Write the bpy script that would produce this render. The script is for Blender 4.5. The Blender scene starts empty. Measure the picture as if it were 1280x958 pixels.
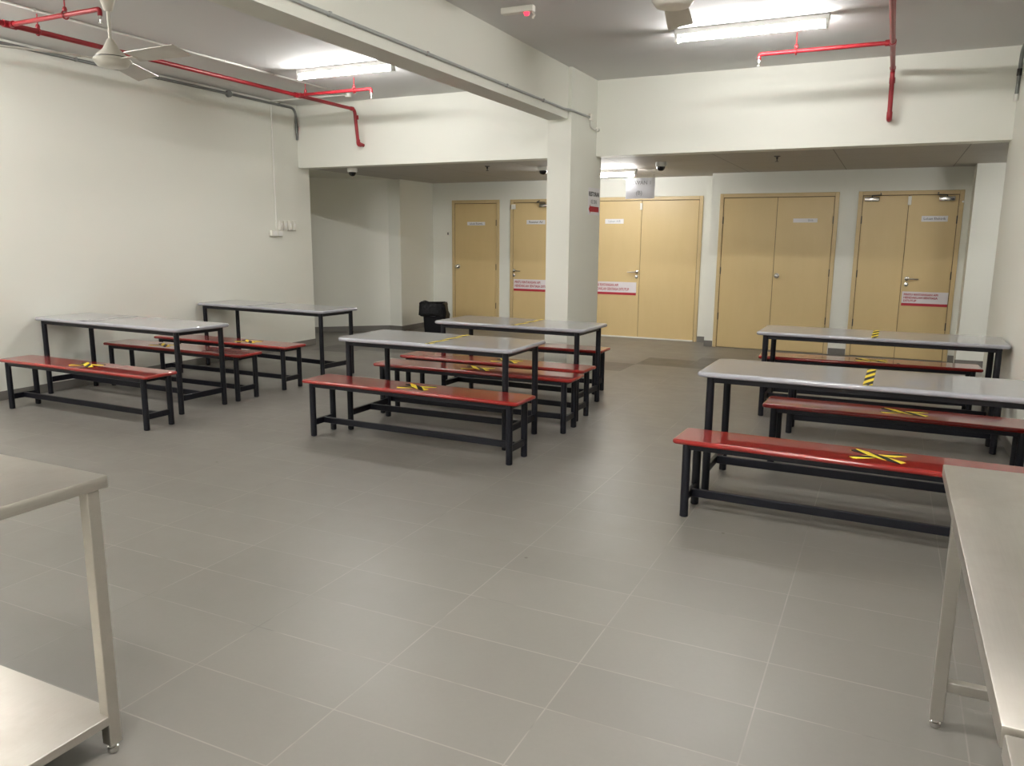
import bpy, bmesh, math, random
from mathutils import Vector, Matrix
random.seed(7)
sc = bpy.context.scene
COL = sc.collection
PI = math.pi

# ------------------------------------------------------------------ materials
def lin(c):
    return tuple(((v / 255) / 12.92 if v / 255 <= .04045 else ((v / 255 + .055) / 1.055) ** 2.4) for v in c)

class NT:
    def __init__(s, name):
        s.m = bpy.data.materials.new(name)
        s.m.use_nodes = True
        s.t = s.m.node_tree
        s.b = s.t.nodes['Principled BSDF']
    def n(s, typ, **kw):
        nd = s.t.nodes.new(typ)
        for k, v in kw.items():
            setattr(nd, k, v)
        return nd
    def l(s, a, b):
        s.t.links.new(a, b)
    def put(s, sock, v):
        if hasattr(v, 'is_linked'):
            s.l(v, sock)
        else:
            sock.default_value = v
    def math(s, op, a, b=0.0, c=0.0):
        nd = s.n('ShaderNodeMath', operation=op)
        s.put(nd.inputs[0], a); s.put(nd.inputs[1], b); s.put(nd.inputs[2], c)
        return nd.outputs[0]
    def mix(s, f, a, b):
        nd = s.n('ShaderNodeMix', data_type='RGBA')
        s.put(nd.inputs['Factor'], f)
        s.put(nd.inputs[6], a if hasattr(a, 'is_linked') else (*a, 1))
        s.put(nd.inputs[7], b if hasattr(b, 'is_linked') else (*b, 1))
        return nd.outputs[2]
    def noise(s, scale, detail=3, vec=None, rough=.5):
        nd = s.n('ShaderNodeTexNoise')
        nd.inputs['Scale'].default_value = scale
        nd.inputs['Detail'].default_value = detail
        nd.inputs['Roughness'].default_value = rough
        s.l(vec if vec is not None else s.obj(), nd.inputs['Vector'])
        return nd.outputs['Fac']
    def obj(s):
        return s.n('ShaderNodeTexCoord').outputs['Object']
    def pos(s):
        return s.n('ShaderNodeNewGeometry').outputs['Position']
    def ramp(s, f, lo, hi):
        nd = s.n('ShaderNodeMapRange', clamp=True)
        s.put(nd.inputs[0], f); nd.inputs[1].default_value = lo; nd.inputs[2].default_value = hi
        return nd.outputs[0]
    def set(s, **kw):
        for k, v in kw.items():
            k = {'base': 'Base Color', 'rough': 'Roughness', 'metal': 'Metallic', 'spec': 'Specular IOR Level',
                 'coat': 'Coat Weight', 'coatr': 'Coat Roughness', 'coati': 'Coat IOR', 'emis': 'Emission Color', 'es': 'Emission Strength',
                 'alpha': 'Alpha', 'trans': 'Transmission Weight', 'normal': 'Normal'}[k]
            if isinstance(v, tuple) and len(v) == 3:
                v = (*v, 1)
            s.put(s.b.inputs[k], v)
        return s
    def bump(s, h, strength=.2, dist=.01):
        nd = s.n('ShaderNodeBump')
        nd.inputs['Strength'].default_value = strength
        nd.inputs['Distance'].default_value = dist
        s.l(h, nd.inputs['Height'])
        s.l(nd.outputs[0], s.b.inputs['Normal'])
        return s

def paint(name, c, rough=.6, var=.04, scale=1.3, bump=0.0, spec=.35):
    """wall-like paint with faint blotches"""
    k = NT(name)
    f = k.noise(scale, 4, k.pos())
    k.set(base=k.mix(f, tuple(v * (1 - var) for v in c), tuple(min(1, v * (1 + var)) for v in c)), rough=rough, spec=spec)
    if bump:
        k.bump(k.noise(180, 2, k.pos()), bump, .002)
    return k.m

def plain(name, c, rough=.4, metal=0.0, spec=.5, coat=0.0, var=.06, scale=9):
    k = NT(name)
    f = k.noise(scale, 3)
    k.set(base=k.mix(f, tuple(v * (1 - var) for v in c), tuple(min(1, v * (1 + var)) for v in c)),
          rough=rough, metal=metal, spec=spec, coat=coat, coatr=.05)
    return k.m

M = {}
M['wall'] = paint('cream wall paint', (.77, .77, .70), .55, .025, .8, .12)
M['beam'] = paint('cream beam paint', (.72, .72, .65), .6, .025, .9, .12)
M['ceil'] = paint('ceiling paint', (.66, .66, .65), .75, .03, .7)
M['skirt'] = paint('grey skirting tile', (.175, .165, .148), .45, .08, 3)
M['door'] = None
M['white'] = plain('white enamel', (.78, .77, .74), .35)
M['offwhite'] = plain('ivory plastic', (.74, .72, .65), .4)
M['fan'] = plain('cream fan enamel', (.66, .63, .56), .3)
M['blade'] = plain('fan blade enamel', (.50, .475, .42), .35)
M['black'] = plain('black enamel tube', (.0055, .0058, .0095), .36, spec=.3)
M['red_pipe'] = plain('red pipe paint', (.30, .012, .02), .35)
M['steel'] = None
M['chrome'] = plain('chrome', (.65, .63, .6), .18, 1.0)
M['brass'] = plain('dull brass', (.35, .25, .12), .35, 1.0)
M['dark'] = plain('dark metal', (.05, .048, .045), .4, .6)
M['grey_cond'] = plain('galvanised conduit', (.20, .205, .195), .45, .3)
M['light_cond'] = plain('grey painted conduit', (.36, .37, .36), .45)
M['white_cond'] = plain('white conduit', (.72, .71, .66), .45)
M['blackplastic'] = plain('black plastic', (.006, .006, .008), .45, spec=.25)
M['lens'] = plain('smoked dome', (.008, .008, .01), .08)
M['ink'] = plain('black ink', (.03, .03, .035), .6)
M['greyink'] = plain('grey ink', (.30, .31, .34), .6)
M['redink'] = plain('red ink', (.42, .02, .035), .6)
M['paper'] = plain('white paper', (.74, .73, .74), .5)
M['signwhite'] = plain('white sign sheet', (.72, .68, .70), .4)
M['gap'] = plain('dark door gap', (.10, .065, .03), .7)
M['rubber'] = plain('grey rubber', (.10, .10, .10), .7)

def mk_liner():
    k = NT('black bin bag film')
    k.set(base=(.0035, .0035, .004), rough=.45, spec=.2)
    k.bump(k.noise(16, 4), .9, .03)
    return k.m
M['liner'] = mk_liner()

def mk_red():
    k = NT('red fibreglass seat')
    f = k.noise(5, 4)
    sp = k.ramp(k.noise(60, 2), .70, .78)
    base = k.mix(f, (.215, .0095, .008), (.262, .013, .010))
    k.set(base=k.mix(k.math('MULTIPLY', sp, .25), base, (.2, .08, .06)), rough=.3, spec=.1, coat=1.0, coatr=.02, coati=1.56)
    return k.m
M['red'] = mk_red()

def mk_top():
    k = NT('grey fibreglass tabletop')
    f = k.noise(7, 4)
    base = k.mix(f, (.31, .312, .345), (.35, .352, .388))
    sp = k.ramp(k.noise(140, 1), .72, .75)
    k.set(base=k.mix(k.math('MULTIPLY', sp, .4), base, (.2, .2, .21)), rough=.3, spec=.1, coat=1.0, coatr=.025, coati=1.58)
    return k.m
M['top'] = mk_top()

def mk_door():
    k = NT('tan door laminate')
    mp = k.n('ShaderNodeMapping')
    mp.inputs['Scale'].default_value = (1.0, 1.0, .18)
    k.l(k.pos(), mp.inputs[0])
    g = k.noise(9, 5, mp.outputs[0], .6)
    h = k.noise(1.1, 3, k.pos())
    c = k.mix(g, (.60, .45, .215), (.66, .50, .25))
    k.set(base=k.mix(k.math('MULTIPLY', h, .35), c, (.59, .43, .205)), rough=.38, spec=.5)
    return k.m
M['door'] = mk_door()
M['frame'] = plain('tan door frame paint', (.58, .44, .23), .4)

def mk_steel(name, alongx):
    k = NT(name)
    mp = k.n('ShaderNodeMapping')
    mp.inputs['Scale'].default_value = (3, 90, 90) if alongx else (90, 3, 90)
    k.l(k.pos(), mp.inputs[0])
    g = k.noise(2.2, 4, mp.outputs[0], .6)
    h = k.noise(5, 4, k.pos(), .6)
    base = k.mix(g, (.50, .475, .43), (.58, .55, .50))
    base = k.mix(k.ramp(h, .45, .75), base, (.49, .455, .405))
    k.set(base=base, metal=.92, rough=k.math('ADD', k.math('MULTIPLY', h, .22), .25))
    k.bump(g, .03, .001)
    return k.m
M['steel'] = mk_steel('brushed stainless steel', True)
M['steel2'] = mk_steel('brushed stainless sheet', False)

def mk_tube(es):
    k = NT('lit fluorescent tube')
    k.set(base=(.9, .9, .9), emis=(1.0, .985, .96), es=es)
    return k.m
M['tube'] = mk_tube(91.0)
M['tube_bright'] = mk_tube(90.0)  # glow of the added fill lights at the camera end
k = NT('red indicator lamp'); k.set(base=(.8, .02, .05), emis=(1, .03, .06), es=1.2); M['redlamp'] = k.m

def mk_tape(name, yellow, dark, period=.21, skew=.7):
    k = NT(name)
    uv = k.n('ShaderNodeUVMap')
    sx = k.n('ShaderNodeSeparateXYZ'); k.l(uv.outputs[0], sx.inputs[0])
    v = k.math('ADD', k.math('DIVIDE', sx.outputs[0], period), k.math('MULTIPLY', sx.outputs[1], skew))
    f = k.math('GREATER_THAN', k.math('FRACT', v), .5)
    w = k.ramp(k.noise(40, 3), .62, .72)
    c = k.mix(f, yellow, dark)
    k.set(base=k.mix(k.math('MULTIPLY', w, .25), c, (.3, .27, .2)), rough=.55, spec=.2)
    return k.m
M['tape'] = mk_tape('yellow black hazard tape', (.80, .62, .05), (.010, .010, .010))
M['tape_worn'] = mk_tape('worn pale tape', (.45, .44, .43), (.22, .21, .20), .25)  # pale greys stand in for glare washing out the stripes

TX, TY, OX, OY = .6205, .3121, -2.1443, 3.4095
def mk_floor():
    k = NT('grey floor tile')
    sx = k.n('ShaderNodeSeparateXYZ'); k.l(k.pos(), sx.inputs[0])
    u = k.math('DIVIDE', k.math('SUBTRACT', sx.outputs[0], OX), TX)
    v = k.math('DIVIDE', k.math('SUBTRACT', sx.outputs[1], OY), TY)
    def edge(a, pitch, half):
        fr = k.math('FRACT', a)
        d = k.math('MULTIPLY', k.math('MINIMUM', fr, k.math('SUBTRACT', 1.0, fr)), pitch)
        return k.math('SUBTRACT', 1.0, k.ramp(d, half * .6, half * 1.4))
    g = k.math('MAXIMUM', edge(u, TX, .0023), edge(v, TY, .0023))
    fu, fv = k.math('FLOOR', u), k.math('FLOOR', v)
    cb = k.n('ShaderNodeCombineXYZ'); k.l(fu, cb.inputs[0]); k.l(fv, cb.inputs[1])
    wn = k.n('ShaderNodeTexWhiteNoise', noise_dimensions='3D'); k.l(cb.outputs[0], wn.inputs['Vector'])
    cell = wn.outputs['Value']
    blot = k.noise(1.7, 5, k.pos(), .6)
    fine = k.noise(55, 3, k.pos(), .6)
    c = k.mix(cell, (.172, .161, .143), (.191, .179, .159))
    c = k.mix(k.math('MULTIPLY', blot, .55), c, (.183, .170, .150))
    c = k.mix(k.math('MULTIPLY', fine, .22), c, (.128, .119, .105))
    # dark border tiles that step across the entrance to the lobby
    def inbox(u0, u1, v0, v1):
        a = k.math('MULTIPLY', k.math('GREATER_THAN', u, u0), k.math('LESS_THAN', u, u1))
        b = k.math('MULTIPLY', k.math('GREATER_THAN', v, v0), k.math('LESS_THAN', v, v1))
        return k.math('MULTIPLY', a, b)
    dk = inbox(-2, -1, 17, 19)
    for bx in ((-1, 0, 19, 21), (0, 1, 19, 22), (-3, -2, 17, 19), (1, 3, 20, 22), (-8, -7, 16.0, 18.0), (-7, -3, 17, 18)):
        dk = k.math('MAXIMUM', dk, inbox(*bx))
    c = k.mix(k.math('MULTIPLY', dk, .95), c, (.072, .067, .059))
    # grout: pale where clean, dark where filled with dirt, faint in places
    gm = k.noise(1.4, 4, k.pos(), .7)
    pale = k.mix(k.ramp(k.noise(3.1, 3, k.pos()), .56, .66), (.36, .33, .285), (.075, .068, .06))
    gf = k.math('MULTIPLY', g, k.math('ADD', k.math('MULTIPLY', k.ramp(gm, .40, .68), .46), .14))
    c = k.mix(gf, c, pale)
    # specks of dirt
    vo = k.n('ShaderNodeTexVoronoi', feature='F1'); vo.inputs['Scale'].default_value = 2.3
    k.l(k.pos(), vo.inputs['Vector'])
    c = k.mix(k.math('SUBTRACT', 1.0, k.ramp(vo.outputs['Distance'], .016, .026)), c, (.09, .075, .06))
    rgh = k.math('ADD', k.math('MULTIPLY', k.noise(4.5, 5, k.pos(), .65), .16), .30)
    k.set(base=c, rough=rgh, spec=.5)
    h = k.math('SUBTRACT', k.math('MULTIPLY', fine, .25), k.math('MULTIPLY', g, .6))
    k.bump(h, .12, .0025)
    return k.m
M['floor'] = mk_floor()

def mk_tileceil():
    k = NT('mineral ceiling board')
    sx = k.n('ShaderNodeSeparateXYZ'); k.l(k.pos(), sx.inputs[0])
    u = k.math('DIVIDE', k.math('SUBTRACT', sx.outputs[0], -.635), 1.226)
    v = k.math('DIVIDE', k.math('SUBTRACT', sx.outputs[1], 8.9), .61)
    def edge(a, pitch):
        fr = k.math('FRACT', a)
        d = k.math('MULTIPLY', k.math('MINIMUM', fr, k.math('SUBTRACT', 1.0, fr)), pitch)
        return k.math('LESS_THAN', d, .006)
    g = k.math('MAXIMUM', edge(u, 1.226), k.math('MULTIPLY', edge(v, .61), .5))
    c = k.mix(k.noise(30, 3, k.pos()), (.40, .38, .35), (.45, .43, .395))
    k.set(base=k.mix(g, c, (.2, .185, .165)), rough=.6)
    return k.m
M['tileceil'] = mk_tileceil()

# ------------------------------------------------------------------ geometry helpers
def new():
    return bmesh.new()

def box(bm, x0, x1, y0, y1, z0, z1, bev=0.0, seg=2):
    vs = [bm.verts.new((x, y, z)) for x in (x0, x1) for y in (y0, y1) for z in (z0, z1)]
    fs = [(0, 1, 3, 2), (4, 6, 7, 5), (0, 4, 5, 1), (2, 3, 7, 6), (0, 2, 6, 4), (1, 5, 7, 3)]
    faces = [bm.faces.new([vs[i] for i in f]) for f in fs]
    if bev > 0:
        es = list({e for f in faces for e in f.edges})
        bmesh.ops.bevel(bm, geom=es, offset=bev, segments=seg, profile=.5, affect='EDGES')
    return bm

def prism(bm, pts, z0, z1):
    a = [bm.verts.new((x, y, z0)) for x, y in pts]
    b = [bm.verts.new((x, y, z1)) for x, y in pts]
    n = len(pts)
    bm.faces.new(list(reversed(a))); bm.faces.new(b)
    for i in range(n):
        bm.faces.new((a[i], a[(i + 1) % n], b[(i + 1) % n], b[i]))
    return bm

def slab(bm, L, W, z0, z1, rc=.03, re=.012, cx=0, cy=0):
    """rounded-corner slab with a bull-nosed rim"""
    pts = []
    for sx_, sy_, a0 in ((1, 1, 0), (-1, 1, 90), (-1, -1, 180), (1, -1, 270)):
        for i in range(6):
            a = math.radians(a0 + 18 * i)
            pts.append((sx_ * (L / 2 - rc) + rc * math.cos(a), sy_ * (W / 2 - rc) + rc * math.sin(a)))
    rings = []
    t = z1 - z0
    re = min(re, t / 2)
    prof = []
    for i in range(5):
        a = PI / 2 * i / 4
        prof.append((re * (1 - math.sin(a)), z0 + re * (1 - math.cos(a))))
    for i in range(5):
        a = PI / 2 * i / 4
        prof.append((re * (1 - math.cos(a)), z1 - re * (1 - math.sin(a))))
    for ins, z in prof:
        r = []
        for (x, y) in pts:
            fx, fy = (L / 2 - ins) / (L / 2), (W / 2 - ins) / (W / 2)
            r.append(bm.verts.new((cx + x * fx, cy + y * fy, z)))
        rings.append(r)
    n = len(pts)
    for a, b in zip(rings, rings[1:]):
        for i in range(n):
            bm.faces.new((a[i], a[(i + 1) % n], b[(i + 1) % n], b[i]))
    bm.faces.new(list(reversed(rings[0]))); bm.faces.new(rings[-1])
    return bm

def lathe(bm, prof, seg=24, c=(0, 0, 0), sx=1, sy=1):
    rings = []
    for r, z in prof:
        if r < 1e-6:
            rings.append([bm.verts.new((c[0], c[1], c[2] + z))])
        else:
            rings.append([bm.verts.new((c[0] + sx * r * math.cos(2 * PI * i / seg), c[1] + sy * r * math.sin(2 * PI * i / seg), c[2] + z)) for i in range(seg)])
    for a, b in zip(rings, rings[1:]):
        if len(a) == 1 and len(b) == 1:
            continue
        for i in range(seg):
            j = (i + 1) % seg
            if len(a) == 1:
                bm.faces.new((a[0], b[j], b[i]))
            elif len(b) == 1:
                bm.faces.new((a[i], a[j], b[0]))
            else:
                bm.faces.new((a[i], a[j], b[j], b[i]))
    for r, rev in ((rings[0], True), (rings[-1], False)):
        if len(r) > 1:
            bm.faces.new(list(reversed(r)) if rev else r)
    return bm

def tube(bm, pts, r, seg=12, bend=0.0):
    """a round tube along a polyline; bend rounds the corners"""
    P = [Vector(p) for p in pts]
    if bend:
        Q = [P[0]]
        for a, b, c in zip(P, P[1:], P[2:]):
            d1, d2 = (a - b), (c - b)
            t = min(bend, d1.length * .45, d2.length * .45)
            s, e = b + d1.normalized() * t, b + d2.normalized() * t
            for i in range(7):
                f = i / 6
                Q.append((1 - f) ** 2 * s + 2 * f * (1 - f) * b + f * f * e)
        Q.append(P[-1])
        P = Q
    rings = []
    up = None
    for i, p in enumerate(P):
        d = (P[min(i + 1, len(P) - 1)] - P[max(i - 1, 0)]).normalized()
        if up is None:
            up = Vector((0, 0, 1)) if abs(d.z) < .9 else Vector((1, 0, 0))
        x = up.cross(d).normalized()
        up = d.cross(x).normalized()
        rings.append([bm.verts.new(p + r * (math.cos(2 * PI * k / seg) * x + math.sin(2 * PI * k / seg) * up)) for k in range(seg)])
    for a, b in zip(rings, rings[1:]):
        for k in range(seg):
            bm.faces.new((a[k], a[(k + 1) % seg], b[(k + 1) % seg], b[k]))
    bm.faces.new(list(reversed(rings[0]))); bm.faces.new(rings[-1])
    return bm

def obj(name, bm, mat, parent=None, smooth=35):
    bmesh.ops.recalc_face_normals(bm, faces=bm.faces)
    me = bpy.data.meshes.new(name)
    bm.to_mesh(me); bm.free()
    me.materials.append(mat)
    if smooth:
        me.polygons.foreach_set('use_smooth', [True] * len(me.polygons))
        me.set_sharp_from_angle(angle=math.radians(smooth))
        for p in me.polygons:
            if len(p.vertices) > 6:
                p.use_smooth = False
    o = bpy.data.objects.new(name, me)
    COL.objects.link(o)
    if parent:
        o.parent = parent
    return o

def tag(o, label, cat, group=None):
    o['label'] = label; o['category'] = cat
    if group:
        o['group'] = group
    return o

def thing(name, label, cat, loc=(0, 0, 0), rz=0.0, group=None):
    o = bpy.data.objects.new(name, None)
    o.empty_display_size = .1
    COL.objects.link(o)
    o.location = loc; o.rotation_euler = (0, 0, rz)
    return tag(o, label, cat, group)

def struct(name, bm, mat, parent=None, smooth=0):
    o = obj(name, bm, mat, parent, smooth)
    if parent is None:
        o['kind'] = 'structure'
    return o

def sroot(name, loc=(0, 0, 0)):
    o = bpy.data.objects.new(name, None)
    COL.objects.link(o)
    o.location = loc
    o['kind'] = 'structure'
    return o

def dup(root, loc=None, rz=None, label=None, group=None):
    r = root.copy(); COL.objects.link(r)
    if loc is not None:
        r.location = loc
    if rz is not None:
        r.rotation_euler = (0, 0, rz)
    if label:
        r['label'] = label
    if group:
        r['group'] = group
    for ch in list(root.children):
        c = ch.copy(); COL.objects.link(c); c.parent = r
        for g in ch.children:
            d = g.copy(); COL.objects.link(d); d.parent = c
    return r

def lettering(body, size, mat, parent, at, rot, name='lettering', align='LEFT', sx=1.0, bold=0.0):
    cu = bpy.data.curves.new('text', 'FONT')
    cu.body = body; cu.size = size; cu.align_x = align; cu.align_y = 'CENTER'; cu.extrude = .0004
    cu.offset = bold; cu.resolution_u = 2
    tmp = bpy.data.objects.new('text', cu); COL.objects.link(tmp)
    bpy.context.view_layer.update()
    me = bpy.data.meshes.new_from_object(tmp.evaluated_get(bpy.context.evaluated_depsgraph_get()))
    bpy.data.objects.remove(tmp); bpy.data.curves.remove(cu)
    me.transform(Matrix.Translation(at) @ Matrix.Rotation(rot[2], 4, 'Z') @ Matrix.Rotation(rot[0], 4, 'X') @ Matrix.Diagonal((sx, 1, 1, 1)))
    me.materials.clear(); me.materials.append(mat)
    o = bpy.data.objects.new(name, me); COL.objects.link(o)
    o.parent = parent
    return o

# ------------------------------------------------------------------ measured room
XL, XR = -7.394, .8974
YH, YE = 8.6565, 8.8713            # header face, back of header / ends of side walls
ZH, ZC = 2.4473, 3.2598            # header soffit = lobby ceiling, hall ceiling
XBL, XBR, ZB = -3.370, -3.150, 2.7487
XCL, XCR, YCF, YCB = -3.374, -3.1123, 7.8737, 8.8331
YB, YD = 11.4399, 11.8678
Y0 = -4.0
SK = .085

struct('floor', box(new(), -10.2, 3.4, Y0 - .2, 12.2, -.12, 0), M['floor'])
struct('ceiling', box(new(), XL - .2, XR + .2, Y0 - .2, YE, ZC, ZC + .12), M['ceil'])
struct('wall_left', box(new(), XL - .2, XL, Y0, YE, 0, ZC), M['wall'])
struct('wall_right', box(new(), XR, XR + .2, Y0, YE, 0, ZC), M['wall'])
struct('wall_rear', box(new(), XL - .2, XR + .2, Y0 - .2, Y0, 0, ZC), M['wall'])
struct('beam_ceiling', box(new(), XBL, XBR, Y0, YCF, ZB, ZC), M['beam'])
struct('column', box(new(), XCL, XCR, YCF, YCB, 0, ZC), M['beam'])
struct('wall_header_left', box(new(), XL, XCL, YH, YE, ZH, ZC), M['wall'])
struct('wall_header_right', box(new(), XCR, XR, YH, YE, ZH, ZC), M['wall'])
# lobby behind the header
struct('ceiling_lobby', box(new(), -7.33, 3.4, YE, 12.1, ZH, ZH + .1), M['tileceil'])
struct('ceiling_recess', box(new(), -10.2, -7.33, YE, 12.1, ZH, ZH + .1), M['wall'])
struct('wall_recess', prism(new(), [(-7.45, 10.85), (-9.95, 8.60), (-10.1, 8.72), (-7.62, 11.05)], 0, ZH), M['wall'])
struct('wall_recess_front', box(new(), -10.2, XL - .2, YE - .2, YE, 0, ZH), M['wall'])
struct('wall_lobby_left', box(new(), -7.45, -7.22, 10.85, YD + .2, 0, ZH), M['wall'])
struct('wall_back_left', box(new(), -7.22, -2.37, YD, YD + .2, 0, ZH), M['wall'])
struct('wall_back_right', box(new(), -2.37, .825, YB, YB + .63, 0, ZH), M['wall'])
struct('wall_lobby_right', box(new(), .825, 3.2, 11.07, 12.07, 0, ZH), M['wall'])
struct('wall_lobby_end', box(new(), 3.2, 3.4, YE, 12.07, 0, ZH), M['wall'])

def skirt(name, x0, x1, y0, y1, h=SK):
    struct(name, box(new(), x0, x1, y0, y1, 0, h, .003, 1), M['skirt'])
skirt('baseboard_left', XL, XL + .012, Y0, YE)
skirt('baseboard_right', XR - .012, XR, Y0, YE)
skirt('baseboard_lobby', -7.22, -7.208, 10.85, YD)
skirt('baseboard_lobby_return', -7.46, -7.208, 10.838, 10.85)
struct('baseboard_recess', prism(new(), [(-7.46, 10.84), (-9.85, 8.69), (-9.86, 8.70), (-7.47, 10.86)], 0, SK), M['skirt'])
for i, (a, b, y) in enumerate(((-7.208, -6.84, YD), (-5.92, -5.735, YD), (-4.745, -4.44, YD), (-2.565, -2.37, YD), (-2.37, -2.25, YB), (-.682, -.465, YB), (.757, .825, YB))):
    skirt('baseboard_back_%d' % (i + 1), a, b, y - .012, y)
skirt('baseboard_back_end', .813, 3.2, 11.058, 11.07)
skirt('baseboard_column', XCL - .0, XCR + .0, YCF - .012, YCF)
# timber fillet / cover strip where beam meets column
struct('trim_1', box(new(), XCR - .006, XCR + .004, YCF - .004, YCF + .006, 0, ZC), M['beam'])

# ------------------------------------------------------------------ doors
RX = (PI / 2, 0, 0)   # text facing -Y
def lever(parent, x, z, y, dirx, lock=True):
    b = new()
    ring = lathe(new(), [(0, 0), (.026, 0), (.026, .008), (.02, .012), (0, .012)], 20)
    ring.transform(Matrix.Translation((x, y, z)) @ Matrix.Rotation(PI / 2, 4, 'X'))
    h = obj('handle', ring, M['chrome'], parent)
    t = new()
    tube(t, [(x, y - .008, z), (x, y - .05, z), (x + dirx * .135, y - .052, z - .004)], .0095, 10, .02)
    obj('lever', t, M['chrome'], h)
    if lock:
        c = lathe(new(), [(0, 0), (.026, 0), (.026, .007), (.012, .010), (0, .010)], 20)
        c.transform(Matrix.Translation((x, y, z - .075)) @ Matrix.Rotation(PI / 2, 4, 'X'))
        obj('lock', c, M['chrome'], parent)

def knob(parent, x, z, y):
    c = lathe(new(), [(0, 0), (.036, 0), (.036, .006), (.014, .012), (.014, .035), (.028, .045), (.031, .06), (.02, .072), (0, .074)], 24)
    c.transform(Matrix.Translation((x, y, z)) @ Matrix.Rotation(PI / 2, 4, 'X'))
    obj('knob', c, M['chrome'], parent)

def closer(parent, x, y, z, s=1):
    b = new(); box(b, x - .09, x + .09, y - .055, y, z - .028, z + .028, .008, 2)
    c = obj('door_closer', b, M['chrome'], parent)
    a = new()
    tube(a, [(x, y - .035, z + .026), (x, y - .035, z + .045), (x + s * .11, y - .10, z + .047), (x + s * .10, y - .02, z + .075)], .008, 8)
    obj('closer_arm', a, M['dark'], c)

def hinge(parent, x, y, z):
    b = new(); box(b, x - .008, x + .008, y - .008, y, z - .05, z + .05, .002, 1)
    obj('hinge', b, M['dark'], parent)

def plate(parent, x0, x1, z0, z1, y, text=None, size=.036, mat='paper', ink='greyink', align='CENTER', tx=None):
    p = obj('name_plate', box(new(), x0, x1, y - .004, y, z0, z1, .001, 1), M[mat], parent)
    if text:
        lettering(text, size, M[ink], p, (tx if tx is not None else (x0 + x1) / 2, y - .0046, (z0 + z1) / 2), RX, align=align)
    return p

def notice(parent, x0, x1, z0, z1, y, lines):
    p = obj('fire_notice', box(new(), x0, x1, y - .003, y, z0, z1), M['signwhite'], parent, 0)
    bar = (z1 - z0) * .19
    obj('red_stripe', box(new(), x0, x1, y - .0042, y - .003, z0, z0 + bar), M['redink'], p, 0)
    n = len(lines)
    top = z1 - (z1 - z0) * .10
    step = (top - z0 - bar) / (n + .25)
    for i, t in enumerate(lines):
        sz = step * .92
        sx_ = min(1.0, (x1 - x0 - .05) / (sz * .66 * max(len(q) for q in lines)))
        lettering(t, sz, M['redink'], p, (x0 + .02, y - .0042, top - step * (i + .5)), RX, sx=sx_, bold=.001)
    return p

def door(n, xo0, xo1, y, top=2.155, splits=(), fw=.052):
    d = sroot('door_%d' % n)
    fr = new()
    box(fr, xo0, xo0 + fw, y - .022, y, 0, top, .004, 1)
    box(fr, xo1 - fw, xo1, y - .022, y, 0, top, .004, 1)
    box(fr, xo0 + fw, xo1 - fw, y - .022, y, top - fw, top, .004, 1)
    obj('door_frame', fr, M['frame'], d)
    obj('door_rebate', box(new(), xo0 + fw - .002, xo1 - fw + .002, y - .003, y, .002, top - fw + .002), M['gap'], d)  # dark sheet behind the leaves stands in for shade in the gaps
    xs = [xo0 + fw + .003] + [s for s in splits] + [xo1 - fw - .003]
    for a, b in zip(xs, xs[1:]):
        obj('door_leaf', box(new(), a + .003, b - .003, y - .012, y, .008, top - fw - .008, .002, 1), M['door'], d)
    return d

LY = .012
d1 = door(1, -6.833, -5.930, YD)
knob(d1, -6.715, 1.048, YD - LY)
plate(d1, -6.535, -6.198, 1.738, 1.795, YD - LY, 'Laluan Elektrik', .042, ink='ink')
for z in (.4, 1.05, 1.78):
    hinge(d1, -5.985, YD - .012, z)
d2 = door(2, -5.727, -4.750, YD)
lever(d2, -5.652, 1.0, YD - LY, 1)
plate(d2, -5.43, -5.098, 1.757, 1.825, YD - LY, 'Rawatan Air', .05, ink='ink')
notice(d2, -5.655, -4.86, .668, .862, YD - LY, ['PINTU RINTANGAN API', 'HENDAKLAH SENTIASA DITUTUP'])
closer(d2, -5.10, YD - LY, 2.055, -1)
obj('door_stay', box(new(), -5.70, -5.62, YD - .05, YD - .022, 1.995, 2.075, .006, 1), M['offwhite'], d2)
d3 = door(3, -4.43, -2.572, YD, 2.165, (-3.5,))
lever(d3, -3.545, 1.03, YD - LY, -1)
plate(d3, -4.081, -3.781, 1.763, 1.836, YD - LY, 'Laluan A/B', .045, ink='greyink')
notice(d3, -4.285, -3.545, .668, .868, YD - LY, ['PINTU RINTANGAN API', 'HENDAKLAH SENTIASA DITUTUP'])
obj('latch', box(new(), -3.522, -3.488, YD - .04, YD - LY, 1.97, 2.07, .004, 1), M['offwhite'], d3)
obj('threshold', box(new(), -4.37, -2.63, YD - .03, YD - .013, 0, .022, .003, 1), M['offwhite'], d3)
d4 = door(4, -2.244, -.690, YB, 2.163, (-1.468,))
knob(d4, -1.420, 1.045, YB - LY)
p = plate(d4, -1.250, -.942, 1.768, 1.822, YB - LY, 'Bilik', .04, ink='greyink', align='LEFT', tx=-1.06)
for z in (.45, 1.1, 1.8):
    hinge(d4, -2.19, YB - .012, z); hinge(d4, -.744, YB - .012, z)
d5 = door(5, -.459, .751, YB, 2.165, (.137,))
lever(d5, .197, 1.052, YB - LY, 1)
plate(d5, .298, .594, 1.776, 1.848, YB - LY, 'Laluan Elektrik', .042, mat='paper', ink='ink')
notice(d5, .160, .690, .702, .886, YB - LY, ['PINTU RINTANGAN API', 'HENDAKLAH SENTIASA', 'DITUTUP'])
closer(d5, -.296, YB - LY, 2.062, 1)
closer(d5, .562, YB - LY, 2.058, -1)
obj('latch', box(new(), .125, .165, YB - .045, YB - LY, 1.985, 2.095, .004, 1), M['offwhite'], d5)
for z in (.45, 1.1, 1.8):
    hinge(d5, .696, YB - .012, z); hinge(d5, -.404, YB - .012, z)
dk = lathe(new(), [(0, 0), (.014, 0), (.014, .012), (.006, .018), (0, .018)], 12)
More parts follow.
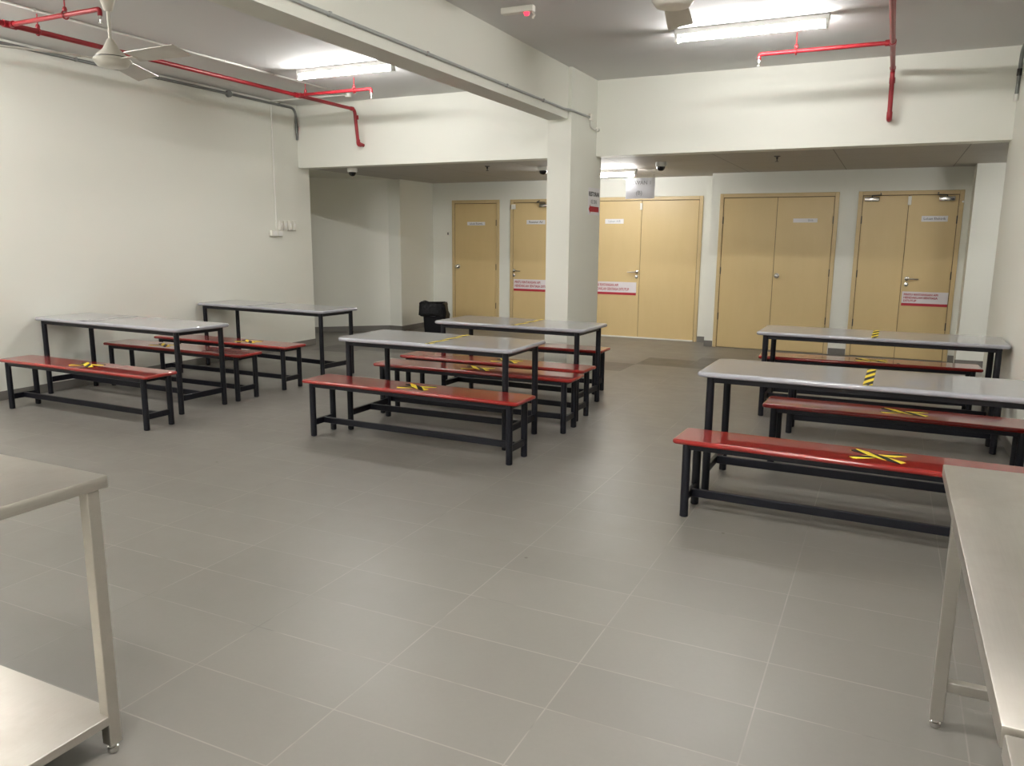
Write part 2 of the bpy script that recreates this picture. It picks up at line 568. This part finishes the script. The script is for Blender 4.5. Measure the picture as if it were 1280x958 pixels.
dk.transform(Matrix.Translation((.742, YB - .022, 2.02)) @ Matrix.Rotation(PI / 2, 4, 'X'))
obj('door_contact', dk, M['white'], d5)

# ------------------------------------------------------------------ tables and benches
LEG_R = .0235
def leg_bm(x, y, h, r=LEG_R):
    b = new()
    lathe(b, [(r * .8, .0), (r, .004), (r, .03), (r, h)], 16, (x, y, 0))
    return b

def strip_uv(bm, cx, cy, z, ang, length, width, t=.0012):
    """flat tape strip carrying metres in U and across in V"""
    uvl = bm.loops.layers.uv.verify()
    c, s = math.cos(ang), math.sin(ang)
    def P(u, v, zz):
        return (cx + c * u - s * v, cy + s * u + c * v, zz)
    q = [(-length / 2, -width / 2), (length / 2, -width / 2), (length / 2, width / 2), (-length / 2, width / 2)]
    lo = [bm.verts.new(P(u, v, z)) for u, v in q]
    hi = [bm.verts.new(P(u, v, z + t)) for u, v in q]
    fs = [bm.faces.new(hi)]
    uvs = [q]
    for i in range(4):
        j = (i + 1) % 4
        fs.append(bm.faces.new((lo[i], lo[j], hi[j], hi[i]))); uvs.append([q[i], q[j], q[j], q[i]])
    for f, uq in zip(fs, uvs):
        for lp, (u, v) in zip(f.loops, uq):
            lp[uvl].uv = (u, v / width)
    return bm

def frame_parts(root, L, W, H, ix, iy, t_top, ap, sz0, sz1):
    zt = H - t_top
    for sx_ in (-1, 1):
        for sy_ in (-1, 1):
            obj('leg', leg_bm(sx_ * (L / 2 - ix), sy_ * (W / 2 - iy), zt - .001), M['black'], root)
    b = new()
    x, y, w = L / 2 - ix, W / 2 - iy, .0125
    for s in (-1, 1):
        box(b, -x, x, s * y - w, s * y + w, zt - ap, zt - .001, .003, 1)
        box(b, s * x - w, s * x + w, -y, y, zt - ap, zt - .001, .003, 1)
    obj('apron_frame', b, M['black'], root)
    b = new()
    for s in (-1, 1):
        box(b, s * x - .0125, s * x + .0125, -y, y, sz0, sz1, .003, 1)
    box(b, -x, x, -.0125, .0125, sz0 + .0005, sz1 - .0005, .003, 1)
    obj('stretcher', b, M['black'], root)

def table(L, W, label, loc, rz, tape=None, hole=False):
    t = thing('canteen_table', label, 'table', loc, rz, 'grey canteen tables')
    obj('tabletop', slab(new(), L, W, .718, .75, .035, .014), M['top'], t)
    frame_parts(t, L, W, .75, .075, .054, .032, .034, .115, .165)
    if tape:
        dx, mat, w = tape
        b = strip_uv(new(), dx, 0, .7502, PI / 2, W - .03, w)
        strip_uv(b, dx, -W / 2 + .0135, .7502, PI / 2, .018, w, .0008)
        obj('hazard_tape', b, M[mat], t)
        if mat == 'tape_worn':
            e = strip_uv(new(), dx, -W / 2 + .022, .7508, PI / 2, .036, w)
            obj('tape_end', e, M['ink'], t)
    return t

def bench(L, label, loc, rz, cross=None):
    W = .314
    t = thing('canteen_bench', label, 'bench', loc, rz, 'red canteen benches')
    obj('seat', slab(new(), L, W, .418, .4465, .022, .0125), M['red'], t)
    frame_parts(t, L, W, .4465, .076, .0386, .0285, .03, .085, .132)
    if cross:
        dx, sp = cross
        b = strip_uv(new(), dx, 0, .4467, sp, .29, .055)
        strip_uv(b, dx, 0, .4474, PI - sp, .29, .055)
        obj('hazard_tape', b, M['tape'], t)
    return t

table(1.997, .583, 'grey canteen table end-on to the blank cream wall, between two red benches', (-6.360, 5.0085, 0), -.0371, (-.27, 'tape_worn', .05))
table(1.990, .583, 'grey canteen table below the white switches, at the corner of the lobby opening', (-6.365, 6.9603, 0), -.0744, (-.13, 'tape_worn', .05))
table(1.530, .639, 'grey canteen table with striped tape, second in front of the square column', (-3.1279, 5.2416, 0), .0047, (.07, 'tape', .046))
table(1.530, .639, 'grey canteen table with striped tape, standing next to the foot of the square column', (-3.1166, 6.6827, 0), -.0244, (.085, 'tape', .046))
table(1.872, .629, 'grey canteen table with bold striped tape, nearest one to the steel counters', (-.0524, 4.9331, 0), -.0149, (-.003, 'tape', .048))
table(1.8868, .629, 'grey canteen table with striped tape in front of the double doors with a fire notice', (-.0575, 7.2927, 0), -.0101, (-.012, 'tape', .048))

bench(1.878, 'taped red bench on the near side of the table end-on to the blank wall', (-6.0903, 4.327, 0), -.0096, (.04, .5))
bench(1.875, 'red bench on the far side of the first table along the blank cream wall', (-6.2862, 5.5026, 0), -.0091, (-.22, .5))
bench(1.875, 'red bench in front of the table below the white wall switches', (-6.2827, 6.1218, 0), -.0044, (.30, .5))
bench(1.853, 'red bench with taped cross at the very front of the tables before the column', (-3.091, 4.778, 0), -.014, (.03, .55))
bench(1.853, 'red bench with taped cross on the far side of the second table from the column', (-3.0941, 5.7349, 0), .020, (.03, .55))
bench(1.853, 'red bench between the two column tables, tucked under the front edge of the rear one', (-3.1552, 6.2138, 0), -.0205, (.13, .55))
bench(1.853, 'red bench pushed up to the foot of the square column', (-3.4176, 7.3675, 0), .0107)
bench(1.865, 'red bench with bold taped cross beside the corner of the steel counter', (-.0697, 4.2778, 0), -.0316, (.09, .62))
bench(1.570, 'shorter red bench with taped cross behind the table nearest the steel counters', (.085, 5.505, 0), -.0245, (.07, .5))
bench(1.570, 'shorter red bench just in front of the table by the double doors, mostly hidden', (.075, 6.62, 0), .012)
bench(1.865, 'red bench nearest the tan double doors, behind the last table', (-.1415, 7.845, 0), .050, (.05, .5))

# ------------------------------------------------------------------ steel counters
def steel_table(label, x0, x1, y0, y1, H, legs, shelf=None, hbars=None, group='stainless steel work tables'):
    cx, cy = (x0 + x1) / 2, (y0 + y1) / 2
    t = thing('steel_work_table', label, 'steel table', (cx, cy, 0), 0, group)
    b = new(); box(b, x0 - cx, x1 - cx, y0 - cy, y1 - cy, H - .036, H, .003, 2)
    obj('tabletop', b, M['steel2'], t)
    for lx, ly in legs:
        b = new(); box(b, lx - .019 - cx, lx + .019 - cx, ly - .019 - cy, ly + .019 - cy, .032, H - .0365, .002, 1)
        l = obj('leg', b, M['steel'], t)
        f = lathe(new(), [(.012, 0), (.016, .004), (.016, .018), (.011, .02), (.011, .0325)], 12, (lx - cx, ly - cy, 0))
        obj('foot', f, M['chrome'], l)
    if shelf:
        a0, a1, b0, b1, z0, z1 = shelf
        b = new(); box(b, a0 - cx, a1 - cx, b0 - cy, b1 - cy, z0, z1, .002, 1)
        obj('lower_shelf', b, M['steel2'], t)
    if hbars:
        b = new()
        for (a0, a1, b0, b1, z0, z1) in hbars:
            box(b, a0 - cx, a1 - cx, b0 - cy, b1 - cy, z0, z1, .002, 1)
        obj('stretcher', b, M['steel'], t)
    return t

LX1, LY1 = -1.957, 1.43
lx, ly = -1.981, 1.386
steel_table('stainless steel table corner with lower shelf, standing alone in the open foreground',
            LX1 - 1.30, LX1, LY1 - .80, LY1, .855,
            [(lx, ly), (lx - 1.25, ly), (lx, ly - .71), (lx - 1.25, ly - .71)],
            shelf=(lx - 1.25 + .0, lx + .0185, ly - .71, ly + .0185, .102, .131))
RX0, RX1 = .197, .872
def rlegs(y0, y1):
    return [(RX0 + .055, y1 - .05), (RX1 - .05, y1 - .05), (RX0 + .055, y0 + .05), (RX1 - .05, y0 + .05)]
def rbars(y0, y1):
    L = rlegs(y0, y1)
    return [(L[0][0] + .018, L[1][0] - .018, L[0][1] - .016, L[0][1] + .016, .135, .168),
            (L[2][0] + .018, L[3][0] - .018, L[2][1] - .016, L[2][1] + .016, .135, .168),
            ((RX0 + RX1) / 2 - .016, (RX0 + RX1) / 2 + .016, y0 + .066, y1 - .066, .136, .167)]
steel_table('long stainless steel counter by the cream side wall, its end beside the front red bench', RX0, RX1, 1.207, 2.674, .85,
            rlegs(1.207, 2.674), hbars=rbars(1.207, 2.674))
steel_table('stainless steel counter past the dark gap, only its end corner in view', RX0 + .001, RX1, -.28, 1.187, .85,
            rlegs(-.28, 1.187), hbars=rbars(-.28, 1.187))

# ------------------------------------------------------------------ bin
t = thing('trash_bin', 'black bin lined with a black bag, in the lobby corner beside the first tan door', 'bin', (-6.60, 10.86, 0), .35)
b = new()
def rsq(hw, r, z, n=5):
    pts = []
    for sx_, sy_, a0 in ((1, 1, 0), (-1, 1, 90), (-1, -1, 180), (1, -1, 270)):
        for i in range(n + 1):
            a = math.radians(a0 + 90 * i / n)
            pts.append(Vector((sx_ * (hw - r) + r * math.cos(a), sy_ * (hw - r) + r * math.sin(a), z)))
    return pts
def loft(b, rings, cap0=True, cap1=True):
    R = [[b.verts.new(p) for p in r] for r in rings]
    n = len(R[0])
    for p, q in zip(R, R[1:]):
        for i in range(n):
            b.faces.new((p[i], p[(i + 1) % n], q[(i + 1) % n], q[i]))
    if cap0:
        b.faces.new(list(reversed(R[0])))
    if cap1:
        b.faces.new(R[-1])
    return b
loft(b, [rsq(.135, .03, 0), rsq(.14, .03, .01), rsq(.165, .03, .45), rsq(.175, .03, .46), rsq(.175, .03, .475)])
body = obj('bin_body', b, M['blackplastic'], t)
b = new(); box(b, -.05, .05, -.172, -.158, .29, .315, .004, 1)
obj('handle_label', b, M['greyink'], t)
rings = []
rn = random.Random(3)
for z, hw, j in ((.265, .205, .028), (.30, .214, .02), (.36, .205, .016), (.43, .205, .012), (.485, .200, .012), (.508, .188, .014), (.50, .165, .01), (.42, .15, .006)):
    rr = []
    for p in rsq(hw, .06, z, 7):
        d = Vector((p.x, p.y, 0)).normalized()
        ph = math.atan2(p.y, p.x)
        q = p + d * (j * 1.2 * math.sin(ph * 7 + z * 15) + rn.uniform(-j, j) * .8)
        q.z += (.05 if z < .29 else .014) * math.sin(ph * 5 + 1) + rn.uniform(-.01, .01)
        rr.append(q)
    rings.append(rr)
obj('bin_bag', loft(new(), rings, False, True), M['liner'], t, 85)

# ------------------------------------------------------------------ ceiling lights
def light(label, x, y, z, L=1.22, twin=True, hang=.0, group='fluorescent lights'):
    t = thing('fluorescent_light', label, 'light', (x, y, z), 0, group)
    b = new(); box(b, -L / 2, L / 2, -.025, .025, -.05, .001, .006, 1)
    obj('batten', b, M['white'], t)
    for s in (-1, 1):
        b = new()
        box(b, s * (L / 2 - .02) - .012, s * (L / 2 - .02) + .012, -.03 if not twin else -.062, .03 if not twin else .062, -.108, -.045, .004, 1)
        obj('lamp_holder', b, M['white'], t)
    for yy in ((-.045, .045) if twin else (0,)):
        b = new(); tube(b, [(-L / 2 + .032, yy, -.085), (L / 2 - .032, yy, -.085)], .0145, 12)
        obj('tube', b, M['tube_bright' if twin else 'tube'], t)
    return t
l1 = light('lit fluorescent fitting on the ceiling between the red pipe and the beam', -5.21, 6.86, ZC, 1.22, False)
dup(l1, (-1.197, 6.894, ZC), label='lit fluorescent fitting on the ceiling over the tables near the side wall')
l2 = None
for x, y in ((-6.62, 3.0), (-.9, 2.25), (-6.05, .2), (-.9, .2), (-6.05, -1.9), (-.9, -1.9)):  # unseen fittings added over the camera end to light the hall
    lab = 'lit twin fluorescent fitting on the hall ceiling, out of the picture above the camera end'
    if l2 is None:
        l2 = light(lab, x, y, ZC, group='fluorescent lights above the camera end')
    else:
        dup(l2, (x, y, ZC))
light('lit fluorescent fitting in the lobby, out of the picture beyond the side wall', 2.55, 9.5, ZH, 1.22, False)  # unseen fitting added to brighten the lobby
light('lit fluorescent fitting under the low lobby ceiling, partly behind the square column', -3.745, 10.33, ZH, 1.22, False)

# ------------------------------------------------------------------ fans
def fan(label, x, y, zmot, angs, R=.68):
    t = thing('ceiling_fan', label, 'fan', (x, y, zmot), 0, 'ceiling fans')
    top = ZC - zmot
    c = lathe(new(), [(.0, top - .20), (.022, top - .20), (.03, top - .19), (.062, top - .085), (.075, top - .06), (.078, top - .03), (.074, top - .001), (0, top - .001)], 28)
    can = obj('canopy', c, M['fan'], t)
    b = new(); box(b, -.012, .012, -.0805, -.0745, top - .062, top - .038); 
    obj('badge', b, M['redink'], can, 0)
    r = new(); tube(r, [(0, 0, .10), (0, 0, top - .195)], .0125, 14)
    obj('downrod', r, M['fan'], t)
    m = lathe(new(), [(0, .135), (.02, .135), (.026, .125), (.055, .07), (.10, .028), (.108, .018), (.108, .012)], 36)
    mo = obj('motor_housing', m, M['fan'], t)
    m = lathe(new(), [(.108, .010), (.122, .004), (.125, -.006), (.115, -.024), (.098, -.045), (.075, -.052), (0, -.053)], 36)
    obj('motor_base', m, M['fan'], t)
    s = lathe(new(), [(.103, .009), (.113, .009), (.113, .014), (.103, .014)], 36)
    obj('seam_ring', s, M['dark'], mo)
    for a in angs:
        b = new()
        # blade: swept plate, slightly pitched
        n = 8; rows = []
        for i in range(n + 1):
            u = i / n
            rad = .20 + (R - .20) * u
            w = .066 + .012 * math.sin(u * PI * .5)
            z0 = .002
            pit = -.24
            rows.append([(rad, -w, z0 - w * pit), (rad, 0, z0 + .006), (rad, w, z0 + w * pit)])
        top_v = [[b.verts.new((p[0], p[1], p[2] + .003)) for p in rw] for rw in rows]
        bot_v = [[b.verts.new((p[0], p[1], p[2] - .003)) for p in rw] for rw in rows]
        for A, flip in ((top_v, False), (bot_v, True)):
            for i in range(n):
                for j in range(2):
                    q = (A[i][j], A[i + 1][j], A[i + 1][j + 1], A[i][j + 1])
                    b.faces.new(q if not flip else tuple(reversed(q)))
        for i in range(n):
            for j in (0, 2):
                b.faces.new((top_v[i][j], top_v[i + 1][j], bot_v[i + 1][j], bot_v[i][j]))
        for i in (0, n):
            for j in range(2):
                b.faces.new((top_v[i][j], top_v[i][j + 1], bot_v[i][j + 1], bot_v[i][j]))
        b.transform(Matrix.Rotation(math.radians(a), 4, 'Z'))
        bl = obj('blade', b, M['blade'], t)
        k2 = new(); box(k2, .095, .235, -.022, .022, -.006, .000, .002, 1)
        k2.transform(Matrix.Rotation(math.radians(a), 4, 'Z'))
        obj('blade_bracket', k2, M['fan'], bl)
    return t
fan('cream ceiling fan on a downrod beside the red sprinkler pipe and blank cream wall', -5.067, 4.025, 2.742, (0, 120, 240))
fan('cream ceiling fan in front of the long lit tube, only one blade in view', -1.262, 4.75, 2.895, (100, 220, 340), .66)

# ------------------------------------------------------------------ sprinkler pipes
PR = .0215
def head_bm(x, y, z):
    b = new()
    lathe(b, [(.010, .0), (.010, -.022), (.006, -.026), (.004, -.045), (.017, -.048), (.017, -.051), (0, -.052)], 14, (x, y, z))
    return b
def hanger(parent, x, y, z, axis):
    b = new()
    tube(b, [(x, y, z + .05), (x, y, ZC)], .005, 8)
    r = PR + .006
    ring = []
    for i in range(17):
        a = 2 * PI * i / 16
        ring.append((x + (r * math.cos(a) if axis == 'y' else 0), y + (r * math.cos(a) if axis == 'x' else 0), z + r * math.sin(a)))
    tube(b, ring, .006, 8)
    lathe(b, [(.014, r - .004), (.018, r + .01), (.012, r + .028)], 12, (x, y, z))
    obj('hanger', b, M['red_pipe'], parent)

t = thing('sprinkler_pipe', 'red sprinkler pipe with two branches, running along under the ceiling by the blank wall', 'pipe', (0, 0, 0), 0, 'red sprinkler pipes')
x, z = -6.317, 3.125
b = new(); tube(b, [(x, -1.0, z), (x, 8.50, z), (x + .01, 8.545, 2.715), (x + .01, 8.655, 2.70)], PR, 16, .05)
obj('main_pipe', b, M['red_pipe'], t)
for y, x1 in ((4.13, -5.286), (7.43, -5.29)):
    b = new(); tube(b, [(x, y, z), (x1, y, z), (x1, y, z - .045)], PR * .8, 14, .03)
    br = obj('branch_pipe', b, M['red_pipe'], t)
    obj('sprinkler_head', head_bm(x1, y, z - .045), M['chrome'], br)
    b = new(); tube(b, [(x, y - .05, z), (x, y + .05, z)], PR + .007, 16)
    tube(b, [(x, y, z), (x + .055, y, z)], PR + .003, 14)
    obj('tee_fitting', b, M['red_pipe'], t)
hanger(t, -5.66, 4.13, z, 'x'); hanger(t, x, 4.36, z, 'y'); hanger(t, -5.52, 7.43, z, 'x'); hanger(t, -6.2, 7.43, z, 'x')
obj('pipe_coupling', tube(new(), [(x, 8.42, z), (x, 8.47, z)], PR + .005, 16), M['red_pipe'], t)
obj('pipe_coupling', tube(new(), [(x + .003, 8.532, z - .07), (x + .003, 8.535, z - .12)], PR + .005, 16), M['red_pipe'], t)
b = new()
tube(b, [(x + .01, 8.545, 2.76), (x + .01, 8.548, 2.70), (x + .01, 8.60, 2.698)], PR + .004, 16, .04)
obj('elbow_fitting', b, M['red_pipe'], t)

t = thing('sprinkler_pipe', 'red sprinkler pipe with one branch, ending on the header above the double doors', 'pipe', (0, 0, 0), 0, 'red sprinkler pipes')
x, z = -.142, 3.11
b = new(); tube(b, [(x, -1.0, z), (x, 8.50, z), (x + .006, 8.545, 2.69), (x + .006, 8.655, 2.675)], PR, 16, .05)
obj('main_pipe', b, M['red_pipe'], t)
y, x1 = 7.39, -1.185
b = new(); tube(b, [(x, y, z), (x1, y, z), (x1, y, z - .045)], PR * .8, 14, .03)
br = obj('branch_pipe', b, M['red_pipe'], t)
obj('sprinkler_head', head_bm(x1, y, z - .045), M['chrome'], br)
b = new(); tube(b, [(x, y - .05, z), (x, y + .05, z)], PR + .007, 16); tube(b, [(x, y, z), (x - .055, y, z)], PR + .003, 14)
obj('tee_fitting', b, M['red_pipe'], t)
hanger(t, -.884, y, z, 'x')
obj('pipe_coupling', tube(new(), [(x, 8.42, z), (x, 8.47, z)], PR + .005, 16), M['red_pipe'], t)
obj('pipe_coupling', tube(new(), [(x + .003, 8.532, z - .07), (x + .003, 8.535, z - .12)], PR + .005, 16), M['red_pipe'], t)
b = new()
tube(b, [(x + .006, 8.545, 2.735), (x + .006, 8.548, 2.675), (x + .006, 8.60, 2.673)], PR + .004, 16, .04)
obj('elbow_fitting', b, M['red_pipe'], t)

# ------------------------------------------------------------------ conduits
def clips(parent, pts, mat, r, side):
    for (x, y, z) in pts:
        b = new()
        box(b, x - r - .004, x + r + .004, y - .010, y + .010, z - r - .004, z + r + .004, .003, 1)
        obj('saddle_clip', b, mat, parent)
t = thing('conduit', 'dark grey conduit along the top of the blank cream wall, bending down at the header', 'conduit', (0, 0, 0))
x = XL + .021
obj('conduit_run', tube(new(), [(x, -2, 3.222), (x, 8.615, 3.216), (x, 8.63, 2.95), (x, 8.63, 2.81)], .0155, 12, .10), M['grey_cond'], t)
b = lathe(new(), [(0, -.02), (.04, -.02), (.04, .018), (0, .018)], 20)
b.transform(Matrix.Translation((x, 7.434, 3.216)) @ Matrix.Rotation(PI / 2, 4, 'Y'))
obj('junction_box', b, M['grey_cond'], t)
clips(t, [(x, yy, 3.219) for yy in (5.45, 6.42, 8.30)], M['grey_cond'], .014, 0)
obj('coupling', tube(new(), [(x, 8.63, 2.93), (x, 8.63, 2.985)], .0195, 12), M['grey_cond'], t)

t = thing('conduit', 'white conduit across the hall ceiling, dropping down the wall to the switches', 'conduit', (0, 0, 0))
obj('conduit_run', tube(new(), [(-6.185, 3.35, ZC - .012), (-6.185, 8.20, ZC - .012)], .0105, 10), M['white_cond'], t)
obj('conduit_drop', tube(new(), [(-6.185, 8.20, ZC - .014), (XL + .013, 8.165, ZC - .014), (XL + .013, 8.16, 1.62)], .0105, 10, .03), M['white_cond'], t)
obj('junction_box', lathe(new(), [(0, -.045), (.035, -.042), (.038, -.03), (.038, 0), (0, 0)], 18, (-6.185, 8.20, ZC - .001)), M['white_cond'], t)
clips(t, [(-6.185, yy, ZC - .013) for yy in (4.25, 4.9, 5.55, 6.2, 6.9)], M['white_cond'], .009, 0)

t = thing('conduit', 'thin grey conduit along the side of the ceiling beam and round onto the column', 'conduit', (0, 0, 0))
obj('conduit_run', tube(new(), [(XBR + .012, -2, 2.828), (XBR + .012, 7.74, 2.830), (XCR + .013, 7.85, 2.829), (XCR + .013, 8.40, 2.832)], .0115, 10, .03), M['light_cond'], t)
obj('conduit_drop', tube(new(), [(XCR + .013, 8.42, 2.84), (XCR + .013, 8.43, 2.728), (XCR + .013, 8.648, 2.728)], .0105, 10, .05), M['white_cond'], t)
obj('junction_box', box(new(), XCR + .001, XCR + .035, 8.385, 8.465, 2.80, 2.87, .008, 2), M['offwhite'], t)
obj('conduit_bush', tube(new(), [(XCR + .016, 8.605, 2.73), (XCR + .016, 8.655, 2.73)], .022, 12), M['offwhite'], t)
clips(t, [(XBR + .0165, yy, 2.829) for yy in (4.0, 5.1, 6.4, 7.2)], M['light_cond'], .010, 0)

t = thing('conduit', 'short grey conduit dropping down the corner of the side wall and header', 'conduit', (0, 0, 0))
x = XR - .018
obj('conduit_run', tube(new(), [(x, 5.5, 3.215), (x, 8.50, 3.20), (x, 8.56, 2.80)], .0155, 12, .10), M['grey_cond'], t)
obj('coupling', tube(new(), [(x, 8.524, 3.04), (x, 8.534, 2.98)], .02, 12), M['dark'], t)
obj('end_bush', tube(new(), [(x, 8.556, 2.83), (x, 8.562, 2.77)], .019, 12), M['white_cond'], t)

# ------------------------------------------------------------------ switches and socket on the blank wall
t = thing('switch_panel', 'row of four ivory switches on the blank cream wall', 'switch', (XL, 8.36, 1.61))
for i in range(4):
    y = -.165 + i * .0865
    s = obj('switch', box(new(), 0, .042, y, y + .066, 0, .128, .008, 2), M['offwhite'], t)
    obj('rocker', box(new(), .042, .05, y + .02, y + .046, .045, .095, .004, 1), M['white'], s)
obj('back_plate', box(new(), 0, .012, -.168, .166, .008, .122, .002, 1), M['offwhite'], t)
t = thing('socket_outlet', 'ivory double socket at the foot of the white wall conduit', 'socket', (XL, 8.143, 1.53))
so = obj('socket_box', box(new(), 0, .048, -.108, .108, 0, .076, .006, 2), M['offwhite'], t)
for yy in (-.055, .055):
    obj('socket_face', box(new(), .0475, .052, yy - .042, yy + .042, .008, .068, .003, 1), M['white'], t)
t = thing('wall_switch', 'small ivory switch plate on the lobby wall beside the first tan door', 'switch', (-6.915, YD, 1.60))
obj('switch_plate', box(new(), -.03, .03, -.012, 0, -.035, .035, .004, 1), M['offwhite'], t)
obj('rocker', box(new(), -.012, .012, -.017, -.012, -.02, .02, .002, 1), M['rubber'], t)

# ------------------------------------------------------------------ cameras, sprinklers, lamp on ceilings
def dome(label, x, y, z):
    t = thing('dome_camera', label, 'camera', (x, y, z), 0, 'dome security cameras')
    obj('camera_base', lathe(new(), [(0, .001), (.066, .001), (.068, -.01), (.066, -.045), (.058, -.052), (0, -.052)], 28), M['white'], t)
    obj('camera_dome', lathe(new(), [(.05, -.051), (.049, -.066), (.040, -.088), (.025, -.10), (0, -.105)], 28), M['lens'], t)
dome('white dome camera on the lobby ceiling close to the blank wall end', -6.72, 8.955, ZH)
dome('white dome camera on the lobby ceiling right beside the column, half hidden', -4.18, 9.62, ZH)
dome('white dome camera on the lobby ceiling near the hanging paper sign', -2.615, 9.60, ZH)
def pend(label, x, y):
    t = thing('ceiling_sprinkler', label, 'sprinkler', (x, y, ZH), 0, 'lobby ceiling sprinklers')
    obj('escutcheon', lathe(new(), [(0, .001), (.036, .001), (.034, -.006), (.018, -.012), (0, -.012)], 20), M['rubber'], t)
    obj('nozzle', lathe(new(), [(.011, -.011), (.011, -.03), (.006, -.034), (.005, -.055), (.02, -.058), (.02, -.062), (0, -.063)], 14), M['dark'], t)
pend('small sprinkler head on the lobby ceiling in front of the first two single doors', -4.83, 9.30)
pend('small sprinkler head on the lobby ceiling in front of the wide double doors', -1.241, 9.36)

t = thing('emergency_light', 'slim white ceiling unit with a glowing red lamp beside the beam', 'emergency light', (-2.72, 5.75, ZC))
obj('housing', box(new(), -.14, .13, -.03, .03, -.048, -.001, .008, 2), M['offwhite'], t)
obj('indicator_lamp', lathe(new(), [(0, -.046), (.022, -.046), (.022, -.058), (.016, -.07), (0, -.075)], 18, (.068, .0, 0)), M['redlamp'], t)
obj('bracket', tube(new(), [(.118, 0, -.045), (.13, 0, -.075), (.115, .005, -.095)], .009, 8), M['offwhite'], t)

# ------------------------------------------------------------------ paper signs
t = thing('paper_sign', 'white paper with a red arrow taped to the side of the square column', 'sign', (XCR, 8.62, 1.945))
obj('sheet', box(new(), .0006, .0022, -.185, .19, -.150, .150), M['paper'], t, 0)
RYX = (PI / 2, 0, PI / 2)
lettering('RESTORAN', .068, M['ink'], t, (.0026, 0, .078), RYX, align='CENTER', bold=.002)
lettering('KE SINI', .062, M['greyink'], t, (.0026, .0, -.005), RYX, align='CENTER', bold=.001)
b = new()
a = [(-.165, -.085), (-.115, -.035), (-.115, -.055), (.165, -.055), (.165, -.115), (-.115, -.115), (-.115, -.135)]
lo = [b.verts.new((.0022, y, z)) for y, z in a]; hi = [b.verts.new((.0032, y, z)) for y, z in a]
b.faces.new(hi)
for i in range(len(a)):
    j = (i + 1) % len(a); b.faces.new((lo[i], lo[j], hi[j], hi[i]))
obj('arrow', b, M['redink'], t, 0)

# laminated sheet hung from the lobby ceiling
t = thing('hanging_sign', 'laminated white paper sign hanging from the lobby light before the tan double doors', 'sign', (-3.065, 10.262, 2.318))
b = new()
n = 14
fr = []
for i in range(n + 1):
    u = -.195 + .39 * i / n
    col = []
    for j in range(9):
        z = -.262 * j / 8
        y = .010 * math.sin(i / n * PI * 2.2) * (1 - j / 8) + .014 * math.sin(j / 8 * PI)
        col.append(b.verts.new((u, y, z)))
    fr.append(col)
for i in range(n):
    for j in range(8):
        b.faces.new((fr[i][j], fr[i + 1][j], fr[i + 1][j + 1], fr[i][j + 1]))
r = bmesh.ops.solidify(b, geom=list(b.faces), thickness=.0012)
kk = NT('laminated paper'); kk.set(base=(.70, .71, .76), rough=.22, spec=.6, coat=.4)
tl = kk.n('ShaderNodeBsdfTranslucent'); tl.inputs[0].default_value = (.85, .86, .9, 1)
mx = kk.n('ShaderNodeMixShader'); mx.inputs[0].default_value = .5
kk.l(kk.b.outputs[0], mx.inputs[1]); kk.l(tl.outputs[0], mx.inputs[2])
kk.l(mx.outputs[0], kk.t.nodes['Material Output'].inputs[0]); M['lam'] = kk.m
sh = obj('sheet', b, M['lam'], t)
lettering('DEWAN 1', .07, M['greyink'], t, (0, -.014, -.062), RX, align='CENTER')
lettering('(B)', .075, M['greyink'], t, (-.01, -.006, -.19), RX, align='CENTER')
for sx_ in (-.17, .17):
    obj('tie', tube(new(), [(sx_, .06, .045), (sx_, .0, -.01)], .0025, 6), M['white'], t)

# ------------------------------------------------------------------ camera, world, colour management
cam = bpy.data.cameras.new('camera')
cam.sensor_width = 36; cam.sensor_fit = 'HORIZONTAL'
cam.lens = 976.6366 * 36 / 1280
cam.clip_start = .05
co = bpy.data.objects.new('camera', cam)
COL.objects.link(co)
R = Vector((.90139726, .43292676, .00757587)); U = Vector((-.08546526, .16074053, .98328946)); F = Vector((-.42447458, .8869819, -.18189128))
m = Matrix.Identity(4)
for i in range(3):
    m[i][0], m[i][1], m[i][2] = R[i], U[i], -F[i]
m[2][3] = 1.52474
co.matrix_world = m
sc.camera = co
w = bpy.data.worlds.new('world'); sc.world = w; w.use_nodes = True
w.node_tree.nodes['Background'].inputs[0].default_value = (.8, .85, 1, 1)
w.node_tree.nodes['Background'].inputs[1].default_value = .02
sc.view_settings.view_transform = 'Standard'
sc.view_settings.look = 'None'
sc.view_settings.gamma = 1
sc.view_settings.use_curve_mapping = False
sc.view_settings.exposure = 1.24
cy = sc.cycles
cy.use_denoising = True
try:
    cy.denoiser = 'OPENIMAGEDENOISE'
except Exception:
    pass
cy.max_bounces = 10
cy.diffuse_bounces = 6
cy.sample_clamp_indirect = 6
cy.caustics_reflective = False
cy.caustics_refractive = False
